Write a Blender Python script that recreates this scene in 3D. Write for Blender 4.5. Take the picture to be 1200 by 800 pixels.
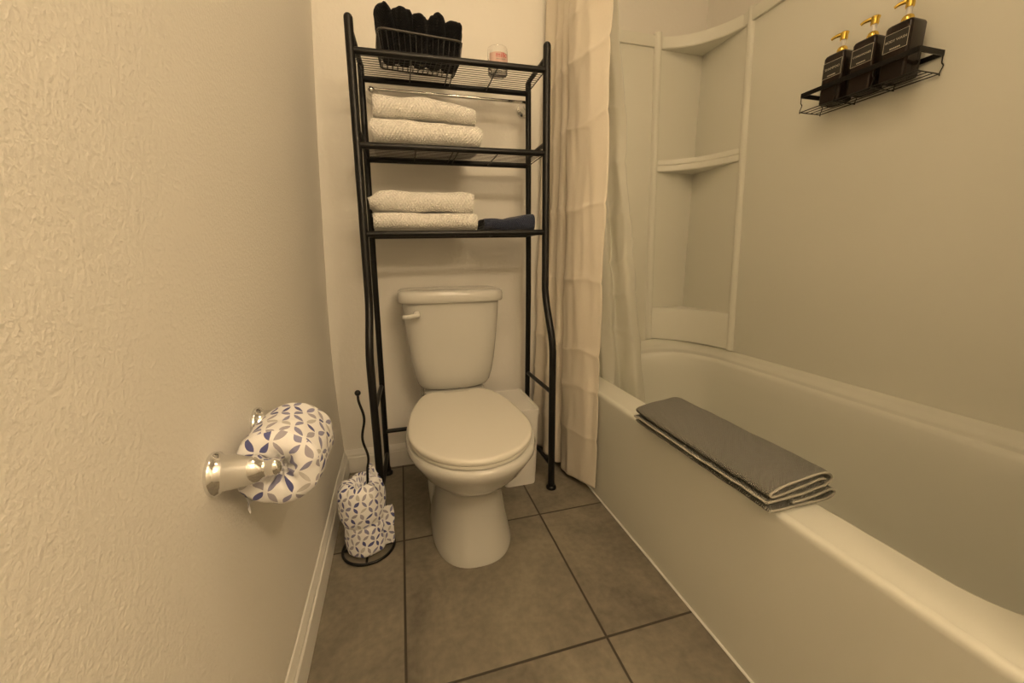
import bpy, bmesh, math, random
from mathutils import Vector, Matrix, noise
random.seed(7)
PI = math.pi
for o in list(bpy.data.objects): bpy.data.objects.remove(o)
sc = bpy.context.scene
C = sc.collection

# ------------------------------------------------------------------ camera
cam_d = bpy.data.cameras.new('camera'); cam = bpy.data.objects.new('camera', cam_d); C.objects.link(cam)
cam_d.sensor_width = 36; cam_d.lens = 455.37/1200*36; cam_d.clip_start = .01
YAW, PITCH, ROLL = .2727, .2118, -.0103
fw = Vector((math.sin(YAW)*math.cos(PITCH), math.cos(YAW)*math.cos(PITCH), -math.sin(PITCH)))
rt = Vector((math.cos(YAW), -math.sin(YAW), 0)); up = rt.cross(fw)
r2 = rt*math.cos(ROLL) + up*math.sin(ROLL); u2 = -rt*math.sin(ROLL) + up*math.cos(ROLL)
M = Matrix((r2, u2, -fw)).transposed().to_4x4(); M.translation = Vector((.2628, -1.6177, .8725))
cam.matrix_world = M
sc.camera = cam

# ------------------------------------------------------------------ light, exposure
sc.view_settings.view_transform = 'Standard'; sc.view_settings.look = 'None'
sc.view_settings.gamma = 1; sc.view_settings.use_curve_mapping = False
sc.view_settings.exposure = 0.0
w = bpy.data.worlds.new('world'); sc.world = w; w.use_nodes = True
w.node_tree.nodes['Background'].inputs[0].default_value = (1, .8, .52, 1)
w.node_tree.nodes['Background'].inputs[1].default_value = .1
LAMP_COL = (1, .755, .48)
CEIL_POWER = 20      # emission strength of the ceiling lamp's diffuser
BULB_POWER = 112      # emission strength of the vanity bulbs
CEIL_LAMP = (.56, -1.10, 2.4)

# ------------------------------------------------------------------ materials
def new_mat(name):
    m = bpy.data.materials.new(name); m.use_nodes = True
    nt = m.node_tree; b = nt.nodes['Principled BSDF']
    return m, nt, b
def N(nt, t, **kw):
    n = nt.nodes.new(t)
    for k, v in kw.items():
        if hasattr(n, k): setattr(n, k, v)
    return n
def math_n(nt, op, a, b=None, c=None):
    n = nt.nodes.new('ShaderNodeMath'); n.operation = op
    for i, v in enumerate((a, b, c)):
        if v is None: continue
        if isinstance(v, (int, float)): n.inputs[i].default_value = v
        else: nt.links.new(v, n.inputs[i])
    return n.outputs[0]
def plain(name, col, rough=.5, metal=0, bump=None, var=0, coat=0, spec=.5, sheen=0, trans=0, ior=1.45, sss=0):
    """bump = list of (scale, strength, distance)"""
    m, nt, b = new_mat(name)
    b.inputs['Base Color'].default_value = (*col, 1); b.inputs['Roughness'].default_value = rough
    b.inputs['Metallic'].default_value = metal; b.inputs['Coat Weight'].default_value = coat
    b.inputs['Specular IOR Level'].default_value = spec; b.inputs['Sheen Weight'].default_value = sheen
    b.inputs['Transmission Weight'].default_value = trans; b.inputs['IOR'].default_value = ior
    tc = N(nt, 'ShaderNodeTexCoord')
    if var:
        n = N(nt, 'ShaderNodeTexNoise'); n.inputs['Scale'].default_value = 9; n.inputs['Detail'].default_value = 5
        nt.links.new(tc.outputs['Object'], n.inputs['Vector'])
        mx = N(nt, 'ShaderNodeMixRGB'); mx.inputs[1].default_value = (*[c*(1-var) for c in col], 1)
        mx.inputs[2].default_value = (*[min(1, c*(1+var)) for c in col], 1)
        nt.links.new(n.outputs[0], mx.inputs[0]); nt.links.new(mx.outputs[0], b.inputs['Base Color'])
    prev = None
    for (s, st, d) in (bump or []):
        n = N(nt, 'ShaderNodeTexNoise'); n.inputs['Scale'].default_value = s; n.inputs['Detail'].default_value = 3
        nt.links.new(tc.outputs['Object'], n.inputs['Vector'])
        bp = N(nt, 'ShaderNodeBump'); bp.inputs['Strength'].default_value = st; bp.inputs['Distance'].default_value = d
        nt.links.new(n.outputs[0], bp.inputs['Height'])
        if prev: nt.links.new(prev, bp.inputs['Normal'])
        prev = bp.outputs[0]
    if prev: nt.links.new(prev, b.inputs['Normal'])
    return m

def wall_mat(name, col, strength, dist, scale):
    m, nt, b = new_mat(name)
    b.inputs['Base Color'].default_value = (*col, 1); b.inputs['Roughness'].default_value = .6
    b.inputs['Specular IOR Level'].default_value = .3
    tc = N(nt, 'ShaderNodeTexCoord')
    n = N(nt, 'ShaderNodeTexNoise'); n.inputs['Scale'].default_value = scale; n.inputs['Detail'].default_value = 6
    n.inputs['Roughness'].default_value = .55
    nt.links.new(tc.outputs['Object'], n.inputs['Vector'])
    cr = N(nt, 'ShaderNodeValToRGB'); cr.color_ramp.elements[0].position = .36; cr.color_ramp.elements[1].position = .78
    cr.color_ramp.interpolation = 'EASE'
    nt.links.new(n.outputs[0], cr.inputs[0])
    bp = N(nt, 'ShaderNodeBump'); bp.inputs['Strength'].default_value = strength; bp.inputs['Distance'].default_value = dist
    nt.links.new(cr.outputs[0], bp.inputs['Height']); nt.links.new(bp.outputs[0], b.inputs['Normal'])
    return m

def tile_mat():
    m, nt, b = new_mat('grey_floor_tile')
    tc = N(nt, 'ShaderNodeTexCoord'); sp = N(nt, 'ShaderNodeSeparateXYZ'); nt.links.new(tc.outputs['Object'], sp.inputs[0])
    u = math_n(nt, 'DIVIDE', math_n(nt, 'SUBTRACT', sp.outputs[0], .2162-.4551*8), .4551)
    v = math_n(nt, 'DIVIDE', math_n(nt, 'SUBTRACT', sp.outputs[1], -.4914-.4654*10), .4654)
    fu = math_n(nt, 'FRACT', u); fv = math_n(nt, 'FRACT', v)
    du = math_n(nt, 'MULTIPLY', math_n(nt, 'SUBTRACT', .5, math_n(nt, 'ABSOLUTE', math_n(nt, 'SUBTRACT', fu, .5))), .4551)
    dv = math_n(nt, 'MULTIPLY', math_n(nt, 'SUBTRACT', .5, math_n(nt, 'ABSOLUTE', math_n(nt, 'SUBTRACT', fv, .5))), .4654)
    d = math_n(nt, 'MINIMUM', du, dv)
    mr = N(nt, 'ShaderNodeMapRange'); mr.inputs[1].default_value = .0022; mr.inputs[2].default_value = .0036
    nt.links.new(d, mr.inputs[0])
    cb = N(nt, 'ShaderNodeCombineXYZ'); nt.links.new(math_n(nt, 'FLOOR', u), cb.inputs[0]); nt.links.new(math_n(nt, 'FLOOR', v), cb.inputs[1])
    wn = N(nt, 'ShaderNodeTexWhiteNoise'); nt.links.new(cb.outputs[0], wn.inputs['Vector'])
    # offset the marbling per tile
    ad = N(nt, 'ShaderNodeVectorMath'); ad.operation = 'MULTIPLY_ADD'
    nt.links.new(wn.outputs['Color'], ad.inputs[0]); ad.inputs[1].default_value = (7, 7, 7); nt.links.new(tc.outputs['Object'], ad.inputs[2])
    n1 = N(nt, 'ShaderNodeTexNoise'); n1.inputs['Scale'].default_value = 3.2; n1.inputs['Detail'].default_value = 9
    n1.inputs['Roughness'].default_value = .62; n1.inputs['Distortion'].default_value = .8
    nt.links.new(ad.outputs[0], n1.inputs['Vector'])
    n2 = N(nt, 'ShaderNodeTexNoise'); n2.inputs['Scale'].default_value = 55; n2.inputs['Detail'].default_value = 6
    nt.links.new(ad.outputs[0], n2.inputs['Vector'])
    cr = N(nt, 'ShaderNodeValToRGB'); e = cr.color_ramp.elements
    e[0].position = .34; e[0].color = (.122, .107, .082, 1); e[1].position = .68; e[1].color = (.285, .252, .190, 1)
    nt.links.new(math_n(nt, 'ADD', math_n(nt, 'MULTIPLY', n1.outputs[0], .72), math_n(nt, 'MULTIPLY', n2.outputs[0], .28)), cr.inputs[0])
    mx = N(nt, 'ShaderNodeMixRGB'); mx.inputs[1].default_value = (.045, .036, .026, 1)
    nt.links.new(mr.outputs[0], mx.inputs[0]); nt.links.new(cr.outputs[0], mx.inputs[2])
    nt.links.new(mx.outputs[0], b.inputs['Base Color'])
    b.inputs['Roughness'].default_value = .52
    bp = N(nt, 'ShaderNodeBump'); bp.inputs['Strength'].default_value = .5; bp.inputs['Distance'].default_value = .002
    nt.links.new(math_n(nt, 'ADD', mr.outputs[0], math_n(nt, 'MULTIPLY', n2.outputs[0], .25)), bp.inputs['Height'])
    nt.links.new(bp.outputs[0], b.inputs['Normal'])
    return m

def leaf_mat():
    """white tissue paper printed with small lens-shaped leaves set in alternating diagonals"""
    m, nt, b = new_mat('leaf_print_tissue')
    uv = N(nt, 'ShaderNodeUVMap'); uv.uv_map = 'UVMap'
    mp = N(nt, 'ShaderNodeMapping'); mp.inputs['Rotation'].default_value = (0, 0, .25); mp.inputs['Scale'].default_value = (52, 52, 1)
    nt.links.new(uv.outputs[0], mp.inputs[0])
    dn = N(nt, 'ShaderNodeTexNoise'); dn.inputs['Scale'].default_value = .35
    nt.links.new(mp.outputs[0], dn.inputs['Vector'])
    va = N(nt, 'ShaderNodeVectorMath'); va.operation = 'MULTIPLY_ADD'; va.inputs[1].default_value = (.9, .9, 0)
    nt.links.new(dn.outputs['Color'], va.inputs[0]); nt.links.new(mp.outputs[0], va.inputs[2])
    sp = N(nt, 'ShaderNodeSeparateXYZ'); nt.links.new(va.outputs[0], sp.inputs[0])
    iu = math_n(nt, 'FLOOR', sp.outputs[0]); iv = math_n(nt, 'FLOOR', sp.outputs[1])
    x = math_n(nt, 'SUBTRACT', math_n(nt, 'FRACT', sp.outputs[0]), .5)
    y = math_n(nt, 'SUBTRACT', math_n(nt, 'FRACT', sp.outputs[1]), .5)
    par = math_n(nt, 'FLOORED_MODULO', math_n(nt, 'ADD', iu, iv), 2)
    s = math_n(nt, 'SUBTRACT', math_n(nt, 'MULTIPLY', par, 2), 1)
    ys = math_n(nt, 'MULTIPLY', y, s)
    a = math_n(nt, 'MULTIPLY', math_n(nt, 'ADD', math_n(nt, 'MULTIPLY', x, .62), math_n(nt, 'MULTIPLY', ys, .8)), 1.62)
    c = math_n(nt, 'MULTIPLY', math_n(nt, 'SUBTRACT', math_n(nt, 'MULTIPLY', x, .8), math_n(nt, 'MULTIPLY', ys, .62)), 1.62)
    lim = math_n(nt, 'MULTIPLY', math_n(nt, 'SUBTRACT', 1, math_n(nt, 'MULTIPLY', math_n(nt, 'MULTIPLY', a, a), 1.2)), .37)
    mask = math_n(nt, 'LESS_THAN', math_n(nt, 'ABSOLUTE', c), lim)
    cb = N(nt, 'ShaderNodeCombineXYZ'); nt.links.new(iu, cb.inputs[0]); nt.links.new(iv, cb.inputs[1])
    wn = N(nt, 'ShaderNodeTexWhiteNoise'); nt.links.new(cb.outputs[0], wn.inputs['Vector'])
    cr = N(nt, 'ShaderNodeValToRGB'); cr.color_ramp.interpolation = 'CONSTANT'; e = cr.color_ramp.elements
    e[0].position = 0; e[0].color = (.085, .095, .26, 1); e[1].position = .3; e[1].color = (.38, .36, .42, 1)
    q = e.new(.52); q.color = (.26, .26, .40, 1); q = e.new(.86); q.color = (.55, .53, .52, 1)
    nt.links.new(wn.outputs[0], cr.inputs[0])
    mx = N(nt, 'ShaderNodeMixRGB'); mx.inputs[1].default_value = (.87, .86, .86, 1)
    nt.links.new(mask, mx.inputs[0]); nt.links.new(cr.outputs[0], mx.inputs[2])
    nt.links.new(mx.outputs[0], b.inputs['Base Color'])
    b.inputs['Roughness'].default_value = .55
    tc = N(nt, 'ShaderNodeTexCoord'); n = N(nt, 'ShaderNodeTexNoise'); n.inputs['Scale'].default_value = 60; n.inputs['Distortion'].default_value = 1.2
    nt.links.new(tc.outputs['Object'], n.inputs['Vector'])
    bp = N(nt, 'ShaderNodeBump'); bp.inputs['Strength'].default_value = .35; bp.inputs['Distance'].default_value = .003
    nt.links.new(n.outputs[0], bp.inputs['Height']); nt.links.new(bp.outputs[0], b.inputs['Normal'])
    return m

def knit_mat(name, col, scale, dist, strength=.8, fuzz=True, rough=.95, sheen=.25):
    """waffle or terry cloth: a little grid of pits plus fuzz; uses UVs in metres"""
    m, nt, b = new_mat(name)
    b.inputs['Base Color'].default_value = (*col, 1); b.inputs['Roughness'].default_value = rough
    b.inputs['Sheen Weight'].default_value = sheen; b.inputs['Specular IOR Level'].default_value = .15
    uv = N(nt, 'ShaderNodeUVMap'); uv.uv_map = 'UVMap'
    sp = N(nt, 'ShaderNodeSeparateXYZ'); nt.links.new(uv.outputs[0], sp.inputs[0])
    su = math_n(nt, 'SINE', math_n(nt, 'MULTIPLY', sp.outputs[0], scale))
    sv = math_n(nt, 'SINE', math_n(nt, 'MULTIPLY', sp.outputs[1], scale))
    h = math_n(nt, 'MULTIPLY', su, sv)
    tc = N(nt, 'ShaderNodeTexCoord'); n = N(nt, 'ShaderNodeTexNoise'); n.inputs['Scale'].default_value = 260; n.inputs['Detail'].default_value = 4
    nt.links.new(tc.outputs['Object'], n.inputs['Vector'])
    hh = math_n(nt, 'ADD', h, math_n(nt, 'MULTIPLY', n.outputs[0], 1.6 if fuzz else .4))
    bp = N(nt, 'ShaderNodeBump'); bp.inputs['Strength'].default_value = strength; bp.inputs['Distance'].default_value = dist
    nt.links.new(hh, bp.inputs['Height']); nt.links.new(bp.outputs[0], b.inputs['Normal'])
    return m

def cloth_mat(name, col, trans=0.0, weave=True):
    m, nt, b = new_mat(name)
    b.inputs['Roughness'].default_value = .9; b.inputs['Specular IOR Level'].default_value = .2
    tc = N(nt, 'ShaderNodeTexCoord')
    mp = N(nt, 'ShaderNodeMapping'); mp.inputs['Scale'].default_value = (70, 70, 45); nt.links.new(tc.outputs['Object'], mp.inputs[0])
    n = N(nt, 'ShaderNodeTexNoise'); n.inputs['Scale'].default_value = 3; n.inputs['Detail'].default_value = 6
    nt.links.new(mp.outputs[0], n.inputs['Vector'])
    mx = N(nt, 'ShaderNodeMixRGB'); mx.inputs[1].default_value = (*[c*.93 for c in col], 1); mx.inputs[2].default_value = (*col, 1)
    nt.links.new(n.outputs[0], mx.inputs[0]); nt.links.new(mx.outputs[0], b.inputs['Base Color'])
    bp = N(nt, 'ShaderNodeBump'); bp.inputs['Strength'].default_value = .25; bp.inputs['Distance'].default_value = .0012
    nt.links.new(n.outputs[0], bp.inputs['Height']); nt.links.new(bp.outputs[0], b.inputs['Normal'])
    if trans:
        out = nt.nodes['Material Output']; tr = N(nt, 'ShaderNodeBsdfTranslucent'); tr.inputs[0].default_value = (*col, 1)
        ms = N(nt, 'ShaderNodeMixShader'); ms.inputs[0].default_value = trans
        nt.links.new(b.outputs[0], ms.inputs[1]); nt.links.new(tr.outputs[0], ms.inputs[2]); nt.links.new(ms.outputs[0], out.inputs[0])
    return m

def liner_mat():
    m, nt, b = new_mat('frosted_liner_vinyl')
    b.inputs['Base Color'].default_value = (.93, .92, .86, 1); b.inputs['Roughness'].default_value = .35
    out = nt.nodes['Material Output']
    tp = N(nt, 'ShaderNodeBsdfTransparent'); tp.inputs[0].default_value = (.985, .985, .96, 1)
    tr = N(nt, 'ShaderNodeBsdfTranslucent'); tr.inputs[0].default_value = (.93, .92, .86, 1)
    m1 = N(nt, 'ShaderNodeMixShader'); m1.inputs[0].default_value = .5
    nt.links.new(b.outputs[0], m1.inputs[1]); nt.links.new(tr.outputs[0], m1.inputs[2])
    m2 = N(nt, 'ShaderNodeMixShader'); m2.inputs[0].default_value = .30
    nt.links.new(m1.outputs[0], m2.inputs[1]); nt.links.new(tp.outputs[0], m2.inputs[2]); nt.links.new(m2.outputs[0], out.inputs[0])
    return m

def emit_mat(name, col, s):
    m, nt, b = new_mat(name)
    b.inputs['Base Color'].default_value = (.9, .9, .85, 1)
    b.inputs['Emission Color'].default_value = (*col, 1); b.inputs['Emission Strength'].default_value = s
    return m

MT = dict(
    wall_tex=wall_mat('textured_wall_paint', (.82, .79, .725), .30, .0024, 165),
    wall=wall_mat('smooth_wall_paint', (.82, .79, .725), .2, .002, 60),
    ceiling=plain('ceiling_paint', (.82, .80, .76), .8),
    tile=tile_mat(),
    trim=plain('white_trim_paint', (.80, .78, .73), .35),
    caulk=plain('white_caulk', (.80, .79, .74), .5),
    porcelain=plain('white_porcelain', (.56, .55, .505), .12, coat=.3),
    seat=plain('white_seat_plastic', (.70, .675, .60), .26),
    acrylic=plain('tub_acrylic', (.74, .735, .65), .22, bump=[(4, .03, .004)]),
    surround=plain('surround_fibreglass', (.82, .81, .72), .3, bump=[(3, .05, .004), (240, .05, .0005)]),
    black=plain('black_powder_coat', (.007, .0065, .006), .36, spec=.35, bump=[(500, .1, .0003)]),
    wire=plain('black_wire', (.012, .011, .010), .45),
    chrome=plain('polished_chrome', (.80, .80, .80), .09, metal=1),
    nickel=plain('brushed_nickel', (.66, .64, .60), .26, metal=1),
    gold=plain('polished_gold_plastic', (.85, .60, .13), .16, metal=1),
    white_plastic=plain('white_plastic', (.80, .79, .76), .35),
    bin=plain('white_bin_plastic', (.74, .72, .67), .38),
    bottle=plain('black_bottle_plastic', (.022, .014, .011), .2, spec=.35),
    label=plain('black_paper_label', (.03, .029, .026), .5),
    ink=plain('pale_gold_ink', (.62, .58, .46), .5),
    towel=knit_mat('white_waffle_terry', (.86, .83, .77), 620, .0022, .8),
    navy=knit_mat('navy_terry', (.028, .036, .066), 900, .0016, .8),
    blackterry=knit_mat('black_terry', (.004, .004, .0045), 900, .0014, .6, sheen=.03),
    mat=knit_mat('grey_bath_mat_terry', (.335, .325, .27), 1500, .0036, 1.0),
    matedge=plain('grey_hem', (.41, .39, .33), .85, bump=[(400, .4, .001)]),
    curtain=cloth_mat('cream_linen', (.90, .83, .71), .18),
    liner=liner_mat(),
    leaf=leaf_mat(),
    paper=plain('white_tissue', (.85, .84, .83), .9),
    glass=plain('clear_glass', (1, 1, 1), .02, trans=1),
    wax=plain('purple_grey_wax', (.34, .27, .27), .5),
    pinklabel=plain('pale_pink_label', (.66, .47, .41), .7),
    redink=plain('red_ink', (.55, .06, .08), .6),
    greyink=plain('grey_ink', (.40, .33, .28), .6),
    lamp=emit_mat('glowing_lamp_glass', LAMP_COL, CEIL_POWER),
    bulb=emit_mat('glowing_bulb', LAMP_COL, BULB_POWER),
    wood=plain('white_door_paint', (.78, .76, .70), .4),
)

# ------------------------------------------------------------------ mesh helpers
def obj(name, bm, mat, parent=None, smooth=40, mats=None):
    me = bpy.data.meshes.new(name)
    bmesh.ops.recalc_face_normals(bm, faces=bm.faces[:])
    bm.to_mesh(me); bm.free()
    if smooth:
        me.shade_smooth()
        me.set_sharp_from_angle(angle=math.radians(smooth))
    me.materials.append(mat)
    for m in (mats or []): me.materials.append(m)
    o = bpy.data.objects.new(name, me); C.objects.link(o)
    if parent is not None:
        o.parent = parent
        o.matrix_parent_inverse = Matrix.Translation(-parent.location) if parent.rotation_euler.z == 0 else parent_matrix(parent).inverted()
    return o
def parent_matrix(p):
    return Matrix.Translation(p.location) @ p.rotation_euler.to_matrix().to_4x4()
def thing(name, label, cat, loc=(0, 0, 0), group=None):
    o = bpy.data.objects.new(name, None); C.objects.link(o); o.location = loc; o.empty_display_size = .05
    o['label'] = label; o['category'] = cat
    if group: o['group'] = group
    return o
def tag(o, label, cat, group=None):
    o['label'] = label; o['category'] = cat
    if group: o['group'] = group
    return o
def struct(name, bm, m, label=None, smooth=0):
    o = obj(name, bm, m, None, smooth); o['kind'] = 'structure'
    o['label'] = label or name; return o
def box(bm, x0, x1, y0, y1, z0, z1, bev=0, seg=2):
    v = [bm.verts.new((x, y, z)) for x in (x0, x1) for y in (y0, y1) for z in (z0, z1)]
    fs = [bm.faces.new([v[i] for i in f]) for f in ((0,1,3,2),(4,6,7,5),(0,4,5,1),(2,3,7,6),(0,2,6,4),(1,5,7,3))]
    if bev:
        es = {e for f in fs for e in f.edges}
        bmesh.ops.bevel(bm, geom=list(es), offset=bev, segments=seg, profile=.5, affect='EDGES')
def loft(bm, rings, cap0=True, cap1=True, closed=True, uvf=None):
    vs = [[bm.verts.new(p) for p in r] for r in rings]
    n = len(rings[0]); fl = []
    for a, b in zip(vs[:-1], vs[1:]):
        for i in range(n if closed else n-1):
            j = (i+1) % n
            fl.append(bm.faces.new((a[i], a[j], b[j], b[i])))
    if closed and cap0: bm.faces.new(vs[0][::-1])
    if closed and cap1: bm.faces.new(vs[-1])
    if uvf is not None:
        lay = bm.loops.layers.uv.get('UVMap') or bm.loops.layers.uv.new('UVMap')
        k = 0
        for a in range(len(rings)-1):
            for i in range(n if closed else n-1):
                f = fl[k]; k += 1
                for l, (ii, jj) in zip(f.loops, ((i, a), (i+1, a), (i+1, a+1), (i, a+1))):
                    l[lay].uv = uvf(ii, jj)
    return vs
def sring(cx, cy, rx, rf, rb, z, e=2.4, n=48, eb=None):
    """superellipse ring; rf towards -y (front), rb towards +y (back)"""
    out = []
    for i in range(n):
        a = 2*PI*i/n; c, s = math.cos(a), math.sin(a)
        ee = (eb or e) if s > 0 else e
        x = math.copysign(abs(c)**(2/ee), c)*rx; y = math.copysign(abs(s)**(2/ee), s)*(rb if s > 0 else rf)
        out.append((cx+x, cy+y, z))
    return out
def tube(bm, pts, r, n=12, cap=True):
    pts = [Vector(p) for p in pts]
    rr = r if isinstance(r, (list, tuple)) else [r]*len(pts)
    rings = []; t0 = (pts[1]-pts[0]).normalized()
    u = t0.orthogonal().normalized()
    for i, p in enumerate(pts):
        if i == 0: t = (pts[1]-pts[0]).normalized()
        elif i == len(pts)-1: t = (pts[-1]-pts[-2]).normalized()
        else: t = ((pts[i+1]-p).normalized()+(p-pts[i-1]).normalized()).normalized()
        u = (u - t*u.dot(t)).normalized(); v = t.cross(u)
        rings.append([p + (u*math.cos(2*PI*k/n)+v*math.sin(2*PI*k/n))*rr[i] for k in range(n)])
    loft(bm, rings, cap, cap)
def smooth_path(pts, k=6):
    """Catmull-Rom through pts"""
    P = [Vector(p) for p in pts]; P = [P[0]*2-P[1]]+P+[P[-1]*2-P[-2]]; out = []
    for i in range(1, len(P)-2):
        for s in range(k):
            t = s/k
            out.append(.5*((2*P[i])+(-P[i-1]+P[i+1])*t+(2*P[i-1]-5*P[i]+4*P[i+1]-P[i+2])*t*t+(-P[i-1]+3*P[i]-3*P[i+1]+P[i+2])*t**3))
    out.append(P[-2]); return out
def lathe(bm, prof, origin=(0, 0, 0), axis='z', n=32, uv=False):
    """prof = [(r, h)]"""
    ox, oy, oz = origin; rings = []
    for r, h in prof:
        rg = []
        for k in range(n):
            a = 2*PI*k/n; c, s = math.cos(a)*max(r, 1e-5), math.sin(a)*max(r, 1e-5)
            rg.append({'z': (ox+c, oy+s, oz+h), 'x': (ox+h, oy+c, oz+s), 'y': (ox+c, oy+h, oz+s)}[axis])
        rings.append(rg)
    loft(bm, rings, True, True)
def ball(bm, c, r, n=16):
    bmesh.ops.create_uvsphere(bm, u_segments=n, v_segments=n//2+2, radius=r, matrix=Matrix.Translation(c))
def torus(bm, c, R, r, n=48, m=10, sx=1):
    rings = []
    for i in range(n):
        a = 2*PI*i/n
        rings.append([(c[0]+(R+r*math.cos(b))*math.cos(a)*sx, c[1]+(R+r*math.cos(b))*math.sin(a), c[2]+r*math.sin(b)) for b in (2*PI*k/m for k in range(m))])
    vs = [[bm.verts.new(p) for p in rg] for rg in rings]
    for i in range(n):
        a, b = vs[i], vs[(i+1) % n]
        for k in range(m): bm.faces.new((a[k], b[k], b[(k+1) % m], a[(k+1) % m]))
def nz(p, s=1.0, seed=0): return noise.noise(Vector((p[0]*s+seed*7.3, p[1]*s+seed*3.1, p[2]*s-seed*5.7)))
def ribbon(bm, path, t, ext, axis, amp=.001, seed=0, nseg=36, crop=None):
    """a cloth strip of thickness t: 2-D path (a, z) swept along `ext` = (e0, e1) on axis 'x' or 'y'; a is the other horizontal axis"""
    P = [Vector((p[0], p[1])) for p in path]; n = len(P); L = []; R = []; cum = [0]
    for i in range(1, n): cum.append(cum[-1]+(P[i]-P[i-1]).length)
    for i in range(n):
        d = (P[min(i+1, n-1)]-P[max(i-1, 0)]).normalized(); q = Vector((-d.y, d.x))*t/2
        L.append(P[i]+q); R.append(P[i]-q)
    d0 = (P[1]-P[0]).normalized()*t*.42; d1 = (P[-1]-P[-2]).normalized()*t*.42
    ring = L+[P[-1]+d1]+R[::-1]+[P[0]-d0]
    ucum = cum+[cum[-1]+t/2]+[c for c in cum[::-1]]+[-t/2]
    e0, e1 = ext; rings = []; es = []
    for k in range(nseg+1):
        f = k/nseg; edge = min(f, 1-f)*(e1-e0); es.append(e0+f*(e1-e0))
        rg = []
        sh = 1 if edge > t*.5 else .55+.45*edge/(t*.5)      # round the cut edge
        for i, q in enumerate(ring):
            m = len(L)
            if i < m: c = P[i]
            elif i == m: c = P[-1]
            elif i <= 2*m: c = P[2*m-i]
            else: c = P[0]
            q2 = c+(q-c)*sh
            e = e0+f*(e1-e0)
            e += (f-.5)*2*nz((q2.x, q2.y, 0), 22, seed)*t*.5
            p = Vector((e, q2.x, q2.y)) if axis == 'x' else Vector((q2.x, e, q2.y))
            p.z += nz(p, 9, seed)*amp*1.6+nz(p, 26, seed+1)*amp
            if axis == 'x': p.y += nz(p, 11, seed+2)*amp*1.3
            else: p.x += nz(p, 11, seed+2)*amp*1.3
            rg.append(p)
        rings.append(rg)
    nr = len(ring)
    loft(bm, rings, True, True, uvf=lambda i, j: (ucum[i % nr] if i < nr else ucum[-1], es[j]))
def text_part(name, body, size, mat, parent, M4, extrude=.0002):
    cu = bpy.data.curves.new(name, 'FONT'); cu.body = body; cu.size = size; cu.extrude = extrude
    cu.align_x = 'CENTER'; cu.align_y = 'CENTER'; cu.materials.append(mat)
    tmp = bpy.data.objects.new('tmp', cu); me = bpy.data.meshes.new_from_object(tmp); bpy.data.objects.remove(tmp)
    me.name = name; me.materials.clear(); me.materials.append(mat)
    o = bpy.data.objects.new(name, me); C.objects.link(o)
    o.parent = parent; o.matrix_parent_inverse = parent_matrix(parent).inverted(); o.matrix_basis = M4
    return o
def copy_tree(o, parent=None):
    c = o.copy(); C.objects.link(c)
    if parent: c.parent = parent
    for ch in [x for x in bpy.data.objects if x.parent == o]: copy_tree(ch, c)
    return c
def translate_tree(root, d): root.location = Vector(root.location)+Vector(d)

# ================================================================== ROOM
H = 2.4
bm = bmesh.new(); box(bm, -.3, 1.75, -2.6, .12, -.05, 0); struct('floor', bm, MT['tile'], 'floor of large square grey stone-look tiles with dark grout')
bm = bmesh.new(); box(bm, -.3, 1.75, -2.6, .12, H, H+.05); struct('ceiling', bm, MT['ceiling'], 'plain ceiling')
bm = bmesh.new(); box(bm, -.3, 1.75, 0, .12, 0, H); struct('wall_back', bm, MT['wall'], 'back wall behind the toilet and rack')
bm = bmesh.new(); box(bm, 1.6, 1.75, -2.6, 0, 0, H); struct('wall_right', bm, MT['wall'], 'right wall behind the shower surround')
bm = bmesh.new(); box(bm, -.3, 1.6, -2.6, -2.45, 0, H); struct('wall_front', bm, MT['wall'], 'wall behind the camera')
bm = bmesh.new(); box(bm, .93, 1.6, -1.66, -1.535, 0, H); struct('wall_plumbing', bm, MT['wall'], 'wall at the near end of the tub')
# the far end of the left wall bellies a little towards the corner, as old drywall does
prof = [(0, -.010), (.1, -.013), (.25, -.018), (.39, -.021), (.55, -.020), (.73, -.015), (.95, -.005), (1.155, .005), (1.45, .020), (1.71, .036), (2.0, .052), (2.4, .070)]
bm = bmesh.new()
zs = [i*.05 for i in range(49)]
def wx(z):
    for (a, xa), (b, xb) in zip(prof[:-1], prof[1:]):
        if a <= z <= b: return xa+(xb-xa)*(z-a)/(b-a)
    return prof[-1][1]
rings = []
for y in [-2.6, -1.8, -1.2]+[-.9+.9*i/15 for i in range(16)]:
    kf = max(0, 1+y/.85); kf = kf*kf*(3-2*kf)
    rings.append([(wx(z)*kf, y, z) for z in zs]+[(-.15, y, 2.4), (-.15, y, 0)])
loft(bm, rings)
struct('wall_left', bm, MT['wall_tex'], 'left wall with knockdown texture', smooth=30)
# baseboards with a moulded top
def baseboard(name, line, nrm, label):
    """line = (x, y) points along the wall foot; nrm = outward direction"""
    pf = [(0, 0), (.013, 0), (.013, .062), (.0125, .066), (.009, .070), (.009, .078), (.0065, .083), (.0055, .090), (.003, .096), (0, .098)]
    bm = bmesh.new()
    loft(bm, [[(p[0]+nrm[0]*h, p[1]+nrm[1]*h, z) for h, z in pf] for p in line])
    return struct(name, bm, MT['trim'], label, smooth=25)
baseboard('baseboard_left', [(.0012, -2.45), (.0012, -.85), (-.001, -.65), (-.0055, -.42), (-.0105, -.2), (-.0125, 0)], (1, 0), 'white moulded baseboard along the left wall')
baseboard('baseboard_back', [(-.012, -.0005), (.905, -.0005)], (0, -1), 'white moulded baseboard along the back wall')
bm = bmesh.new(); tube(bm, [(.9115, -1.53, .001), (.9115, -.0, .001)], .0035, 8); struct('trim_1', bm, MT['caulk'], 'white caulk line between floor and tub', smooth=60)

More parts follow.
